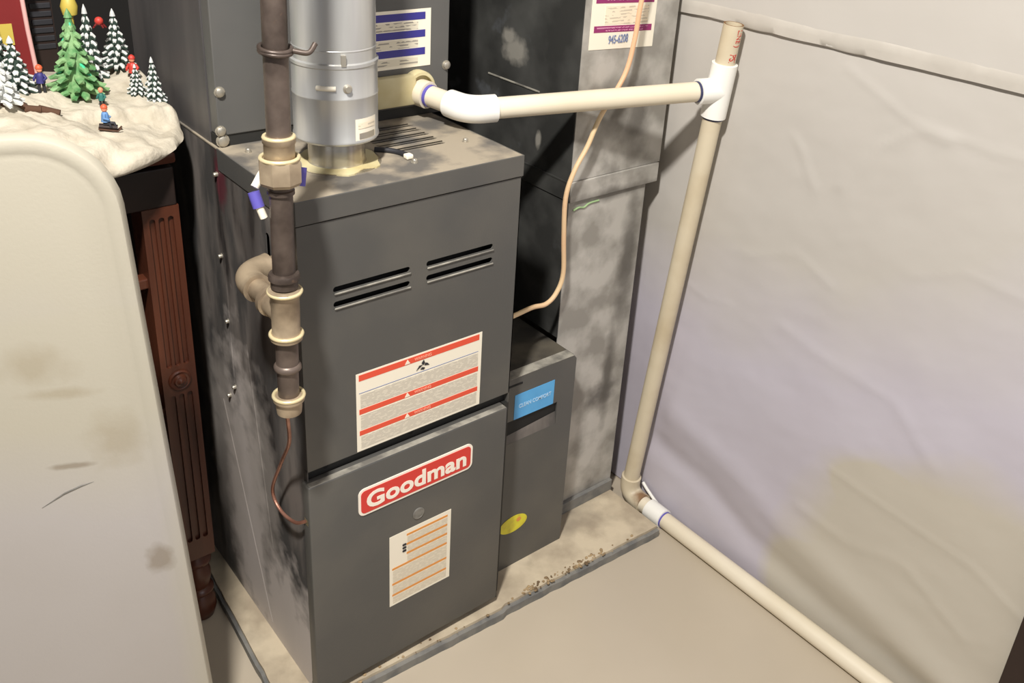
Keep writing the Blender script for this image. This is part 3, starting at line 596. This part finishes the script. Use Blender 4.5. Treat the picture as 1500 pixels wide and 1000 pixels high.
add_blob(MAT['table_plastic'], [(tcen(.10, .30), (.03, .03, .006)), (tcen(.05, .37), (.025, .025, .03)), (tcen(.12, .26), (.03, .03, .02))], lin(150, 136, 108), .6, .4, 40, .8)
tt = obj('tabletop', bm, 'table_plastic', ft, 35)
bm = B(); tube(bm, [tf(.2, .955, -.008), tf(.7, .955, -.008)], .006, 10); obj('hinge', bm, 'zinc', ft, 50)
bm = B(); tube(bm, [tf(.148, .455, .0224), tf(.120, .438, .0224), tf(.100, .430, .0224), tf(.086, .427, .0224)], [.0004, .0012, .0012, .0003], 6); obj('scuff', bm, 'badge', tt)

# ------------------------------------------------------------------ wooden display stand
ws = thing('wooden_stand', (-.25, .45, -.022), 'dark reddish wooden stand with fluted corner post behind the folding table', 'stand')
bm = B(); box(bm, -.60, -.050, .258, .68, .830, .846, .004); obj('stand_top', bm, 'wood', ws, 40)
bm = B(); box(bm, -.58, -.052, .268, .66, .765, .822, .002); obj('apron', bm, 'wood_dark', ws)
def post(x0, x1, y0, y1, lab=None):
    f = lambda a, b, d: Vector((a, y0 + d, b)); holes = []
    w_ = x1 - x0; zt, zb = .765, .125
    for za, zb_ in ((.505, .750), (.165, .455)):
        for k in range(3):
            cx = x0 + w_ * (.25 + .25 * k); holes.append(rrect(cx - .0042, cx + .0042, za, zb_, .004, 3))
    bm = B(); plate(bm, [(x0, zb), (x1, zb), (x1, zt), (x0, zt)], holes, f, .005); box(bm, x0, x1, y0 + .005, y1, zb, zt)
    p = obj('post', bm, 'wood', ws)
    bm = B(); cx = (x0 + x1) / 2; lathe(bm, [(.0175, 0), (.0175, .002), (.0150, .0035), (.0125, .002), (.0105, .002), (.0085, .006), (.005, .0065), (.003, .009), (0.0005, .0095)], (cx, y0, .480), 28, (0, -1, 0)); obj('rosette', bm, 'wood', p, 50)
    bm = B(); cy = (y0 + y1) / 2
    lathe(bm, [(.014, 0), (.022, .004), (.0265, .020), (.0255, .036), (.019, .048), (.0165, .052), (.0245, .058), (.0245, .064), (.0175, .069), (.0215, .085), (.0225, .100), (.018, .115), (.016, .119), (.0250, .124), (.0255, .132), (.019, .137), (.019, .148)], (cx, cy, -.022), 32); obj('turned_foot', bm, 'wood', p, 60)
    return p
post(-.102, -.050, .268, .318)
post(-.57, -.518, .268, .318); 
bm = B(); box(bm, -.53, -.100, .278, .300, .640, .656, .002); obj('rail', bm, 'wood', ws)
bm = B(); box(bm, -.53, -.100, .278, .300, .418, .432, .002); obj('rail', bm, 'wood', ws)
bm = B(); box(bm, -.56, -.060, .60, .615, .12, .765); box(bm, -.58, -.055, .318, .60, .135, .15); box(bm, -.063, -.058, .318, .60, .12, .765); obj('inner_panel', bm, 'wood_dark', ws)
for x in (-.076, -.544):
    bm = B(); lathe(bm, [(.016, 0), (.022, .02), (.018, .06), (.022, .13), (.022, .157)], (x, .61, -.022), 20); obj('rear_foot', bm, 'wood_dark', ws, 50)

# ------------------------------------------------------------------ snow village base (cliffs and terraces)
ctrl = [(-.10, .330, .868), (-.10, .352, .891), (-.045, .322, .858), (-.045, .347, .888), (-.13, .335, .876), (-.14, .352, .892), (-.15, .245, .888), (-.11, .232, .868), (-.125, .262, .871), (-.175, .30, .893), (-.020, .315, .857), (-.035, .31, .857), (-.145, .20, .862), (-.073, .26, .858), (-.020, .33, .862), (-.020, .345, .884), (-.027, .385, .884), (-.098, .26, .872), (-.12, .30, .878), (-.070, .335, .868), (-.066, .36, .886), (-.048, .40, .893),
        (-.020, .43, .902), (-.047, .48, .912), (-.03, .46, .910), (-.060, .48, .902), (-.124, .42, .893), (-.113, .38, .892), (-.171, .42, .910), (-.201, .34, .900), (-.222, .38, .915), (-.240, .30, .912),
        (-.178, .27, .897), (-.211, .26, .905), (-.169, .22, .883), (-.253, .28, .905), (-.35, .4, .90), (-.45, .5, .90), (-.2, .55, .91), (-.35, .55, .91), (-.1, .54, .90)]
def hz(x, y):
    sw = s = 0
    for a, b, c in ctrl:
        d = ((x - a) ** 2 + (y - b) ** 2) ** .5 + .004; k_ = 1 / d ** 4.6; sw += k_; s += k_ * c
    return s / sw + .0030 * noise.noise(Vector((x * 60, y * 60, 0))) + .0018 * noise.noise(Vector((x * 150, y * 150, 3)))
vb_out = spline([(-.30, .200, 0), (-.21, .188, 0), (-.145, .196, 0), (-.085, .228, 0), (-.040, .275, 0), (-.017, .325, 0), (-.014, .37, 0), (-.016, .44, 0), (-.030, .52, 0), (-.10, .58, 0), (-.3, .60, 0), (-.5, .55, 0), (-.54, .40, 0), (-.46, .26, 0), (-.38, .215, 0), (-.30, .200, 0)], 7)[:-1]
cen = Vector((-.24, .39, 0)); bm = B(); rings = []; NR = 46
tops = []
for i in range(NR + 1):
    t = 1 - i / NR; ring = []
    for p in vb_out:
        q = cen + (Vector((p.x, p.y, 0)) - cen) * (t if t > 0 else .001); z = hz(q.x, q.y)
        if i == 0: z -= .006
        ring.append(bm.verts.new((q.x, q.y, z)))
    rings.append(ring)
low = []
for dz, sc_ in ((.8462, .985), (.8475, 1.0)):
    low.append([bm.verts.new((cen.x + (p.x - cen.x) * sc_, cen.y + (p.y - cen.y) * sc_, dz)) for p in vb_out])
mid = [bm.verts.new((cen.x + (p.x - cen.x) * (1.012 + .012 * noise.noise(Vector((p.x * 50, p.y * 50, 0)))), cen.y + (p.y - cen.y) * 1.008, .8475 * .55 + (hz(p.x, p.y) - .006) * .45)) for p in vb_out]
allr = [low[0], low[1], mid] + rings
for a, b in zip(allr, allr[1:]):
    for k in range(len(a)): bm.faces.new((a[k], a[(k + 1) % len(a)], b[(k + 1) % len(a)], b[k]))
bm.faces.new(low[0]); bm.faces.new(rings[-1][::-1])
tag(obj('snow_village', bm, 'snow', None, 60, origin=(-.24, .39, .846)), 'cream snow-covered display base with cliffs on the wooden stand', 'ornament')

def tree(x, y, h, r, label, foliage='tree_dark', cap='snow_cap', rows=8, dens=9, sparkle=None, zb=None):
    z0 = (zb if zb is not None else hz(x, y)) - .002
    t = thing('ornament_tree', (x, y, z0), label, 'tree', 'ornament trees on the snow village')
    rr = random.Random(int(x * 1e5)); fo, sn, gl = B(), B(), B()
    lathe(fo, [(r * .55, h * .10), (r * .35, h * .55), (r * .08, h * .97)], (x, y, z0), 10)
    for i in range(rows):
        f_ = i / rows; zz = z0 + h * (.10 + .84 * f_); R_ = r * (1 - f_) ** .85 + r * .10; nn = max(4, int(dens * (1 - f_ * .65)))
        for k_ in range(nn):
            a = 2 * math.pi * (k_ + .5 * (i % 2)) / nn + rr.uniform(-.15, .15); ca, sa = math.cos(a), math.sin(a); ln = R_ * rr.uniform(.85, 1.1); wd = R_ * 2.6 / nn * 1.15; th = h / rows * .62
            def blob(bm_, s, lift, grow):
                C_ = Vector((x + ca * ln * .62, y + sa * ln * .62, zz + lift))
                q = bmesh.ops.create_icosphere(bm_, subdivisions=1, radius=1)
                for v_ in q['verts']:
                    l_ = v_.co.x * ln * .5 * s; w_ = v_.co.y * wd * .5 * s; t_ = v_.co.z * th * grow - (v_.co.x + .6) * th * .45
                    v_.co = C_ + Vector((ca * l_ - sa * w_, sa * l_ + ca * w_, t_))
            blob(fo, 1.0, 0, .55)
            if cap: blob(sn, 1.0, th * .34, .42)
            if sparkle and rr.random() < .16: blob(gl, .45, th * .5, .25)
    lathe(fo, [(r * .16, h * .93), (r * .10, h * .98), (.0004, h * 1.03)], (x, y, z0), 8)
    obj('foliage', fo, foliage, t)
    if cap:
        lathe(sn, [(r * .20, h * .91), (r * .14, h * .97), (.0004, h * 1.035)], (x, y, z0), 8); obj('snow', sn, cap, t)
    else: sn.free()
    if sparkle: obj('glitter', gl, sparkle, t)
    else: gl.free()
    bm = B(); lathe(bm, [(r * .2, 0), (r * .15, h * .2)], (x, y, z0), 8); obj('trunk', bm, 'bark', t)
    return t
tree(-.123, .42, .122, .036, 'bright green glittery ornament tree, largest on the snow village', 'tree_green', None, 9, 9, 'glitter')
tree(-.047, .48, .088, .021, 'snow-capped ornament tree on the rear hill, right of the dark gap')
tree(-.029, .384, .066, .0150, 'narrow snowy ornament tree at the right edge of the village', rows=7)
tree(-.049, .398, .044, .0125, 'smallest frosted ornament tree on the terrace below the red-coated figure', rows=6)
tree(-.200, .42, .077, .024, 'snowy ornament tree left of the figure in navy')
tree(-.233, .36, .075, .024, 'heavily frosted pale ornament tree at the left picture edge', cap='snow_cap', foliage='snow_cap')
tree(-.212, .468, .115, .026, 'tall dark green snowy tree in the top left corner')
tree(-.088, .47, .108, .020, 'thin snowy tree directly behind the bright green tree')

def figure(x, y, z, h, coat, hat, label, seated=False, facing=-2.2, skin='skin'):
    t = thing('figurine', (x, y, z), label, 'figurine', 'tiny figures on the snow village'); s = h
    z_ = z if not seated else z - .12 * s
    bm = B()
    for sd in (-1, 1):
        ox = sd * .09 * s
        if seated: tube(bm, [(x + ox, y, z_ + .30 * s), (x + ox + math.cos(facing) * .22 * s, y + math.sin(facing) * .22 * s, z_ + .30 * s), (x + ox + math.cos(facing) * .27 * s, y + math.sin(facing) * .27 * s, z_ + .14 * s)], [.075 * s, .065 * s, .05 * s], 8)
        else: tube(bm, [(x + ox, y, z_), (x + ox, y, z_ + .16 * s), (x + ox * .8, y, z_ + .42 * s)], [.055 * s, .055 * s, .075 * s], 8)
    obj('trousers', bm, 'ink', t, 60)
    bm = B(); lathe(bm, [(.12 * s, .36 * s), (.17 * s, .38 * s), (.15 * s, .52 * s), (.14 * s, .64 * s), (.11 * s, .74 * s), (.05 * s, .78 * s)], (x, y, z_), 14)
    for sd in (-1, 1):
        px_, py_ = -math.sin(facing) * sd, math.cos(facing) * sd
        tube(bm, [(x + px_ * .12 * s, y + py_ * .12 * s, z_ + .70 * s), (x + px_ * .21 * s, y + py_ * .21 * s, z_ + .56 * s), (x + px_ * .18 * s + math.cos(facing) * .16 * s, y + py_ * .18 * s + math.sin(facing) * .16 * s, z_ + .50 * s)], [.06 * s, .055 * s, .045 * s], 8)
    obj('coat', bm, coat, t, 60)
    bm = B(); q = bmesh.ops.create_icosphere(bm, subdivisions=2, radius=.115 * s)
    for v_ in q['verts']: v_.co = Vector((x + v_.co.x, y + v_.co.y, z_ + .88 * s + v_.co.z * 1.1))
    q = bmesh.ops.create_icosphere(bm, subdivisions=1, radius=.02 * s)
    for v_ in q['verts']: v_.co += Vector((x + math.cos(facing) * .12 * s, y + math.sin(facing) * .12 * s, z_ + .87 * s))
    obj('head', bm, skin, t, 60)
    bm = B(); lathe(bm, [(.13 * s, .92 * s), (.135 * s, .96 * s), (.10 * s, 1.03 * s), (.03 * s, 1.08 * s)], (x, y, z_), 12); obj('hat', bm, hat, t, 60)
    return t
figure(-.174, .40, hz(-.174, .40), .036, 'navy', 'orange', 'tiny figure with orange hat and navy clothes left of the green tree')
figure(-.0405, .435, hz(-.0405, .435), .038, 'red', 'red', 'tiny red-coated figure standing above the smallest tree')
figure(-.108, .365, hz(-.108, .365), .026, 'teal', 'skin', 'tiny figure with pink face at the right foot of the green tree')
sx, sy = -.124, .292; sz = hz(sx, sy)
sd_ = thing('toy_sled', (sx, sy, sz), 'tiny dark sled on the lower slope carrying a figure in blue', 'sled')
bm = B(); D = Vector((.8, -.25, -.12)).normalized(); Nn = Vector((.25, .8, 0)).normalized()
for s_ in (-1, 1): tube(bm, [Vector((sx, sy, sz + .002)) + Nn * .004 * s_ - D * .012, Vector((sx, sy, sz + .001)) + Nn * .004 * s_ + D * .012, Vector((sx, sy, sz + .006)) + Nn * .004 * s_ + D * .017], .0012, 6)
obj('runner', bm, 'bark', sd_, 60)
bm = B(); tube(bm, [Vector((sx, sy, sz + .005)) - D * .011, Vector((sx, sy, sz + .005)) + D * .012], .004, 8); obj('deck_board', bm, 'wood_dark', sd_)
figure(sx - .002, sy, sz + .004, .034, 'blue', 'orange', 'tiny figure in blue riding the sled on the lower slope', True, -.5)
lg = thing('log_pile', (-.193, .35, .905), 'brown split logs lying on the snow above the table edge', 'log')
for p, q, r_ in (((-.220, .364), (-.205, .352), .0050), ((-.208, .352), (-.190, .344), .0056), ((-.193, .349), (-.170, .338), .0058)):
    bm = B(); tube(bm, [(p[0], p[1], hz(*p) + .003), (q[0], q[1], hz(*q) + .003)], [r_, r_ * .9], 9); obj('log', bm, 'bark', lg, 40)
# bird box house (red wall with pale corner trim) behind the left trees
vh = thing('village_house', (-.19, .535, .9), 'small red village house with pale corner trim behind the snowy trees', 'house')
bm = B(); box(bm, -.245, -.157, .505, .56, .888, 1.045); obj('red_wall', bm, 'dark_red', vh)
bm = B(); tube(bm, [(-.1545, .5035, .892), (-.1585, .5035, .975), (-.160, .5035, 1.05)], .0032, 8); obj('corner_trim', bm, 'pink', vh, 60)
bm = B(); box(bm, -.237, -.212, .503, .506, .955, .985); box(bm, -.200, -.178, .503, .506, .955, .985); obj('window', bm, 'yellow', vh)
bm = B(); a = [bm.verts.new(p) for p in ((-.252, .495, 1.044), (-.150, .495, 1.044), (-.150, .57, 1.044), (-.252, .57, 1.044), (-.252, .5325, 1.085), (-.150, .5325, 1.085))]
for f_ in ((0, 1, 5, 4), (3, 4, 5, 2), (0, 4, 3), (1, 2, 5), (0, 3, 2, 1)): bm.faces.new([a[i] for i in f_])
obj('roof', bm, 'snow_cap', vh)
bh = thing('village_tower', (-.13, .56, .9), 'dark brick ornament tower behind the green tree', 'house')
bm = B(); box(bm, -.147, -.112, .548, .575, .885, 1.06); obj('tower_wall', bm, 'wood_dark', bh)
for k in range(9):
    bm = B(); box(bm, -.145 + .002 * (k % 2), -.114, .546, .548, .935 + .012 * k, .943 + .012 * k, .0008, 1); obj('brick', bm, 'ink', bh)
bm = B(); lathe(bm, [(.004, 0), (.004, .085), (.010, .088), (.012, .10), (.008, .112), (.002, .118)], (-.1, .50, .905), 14); lm = tag(obj('street_lamp', bm, 'yellow', origin=(-.1, .5, .905), smooth=50), 'yellowish ornament lamp rising just behind the green tree top', 'lamp')
bm = B()
q = bmesh.ops.create_icosphere(bm, subdivisions=2, radius=.0062)
for v_ in q['verts']: v_.co += Vector((-.0745, .452, .9905))
cb = tag(obj('red_bauble', bm, 'red', origin=(-.0745, .452, .985), smooth=60), 'small red bauble on the thin tree behind the green one', 'bauble')
bm = B()
for k in range(5): tube(bm, [(-.0745, .452, .9905), (-.0745 + .009 * math.cos(k * 1.3), .452 + .004 * math.sin(k), .9905 - .010 + .003 * (k % 2))], [.003, .0012], 6)
obj('bow', bm, 'dark_red', cb, 60)
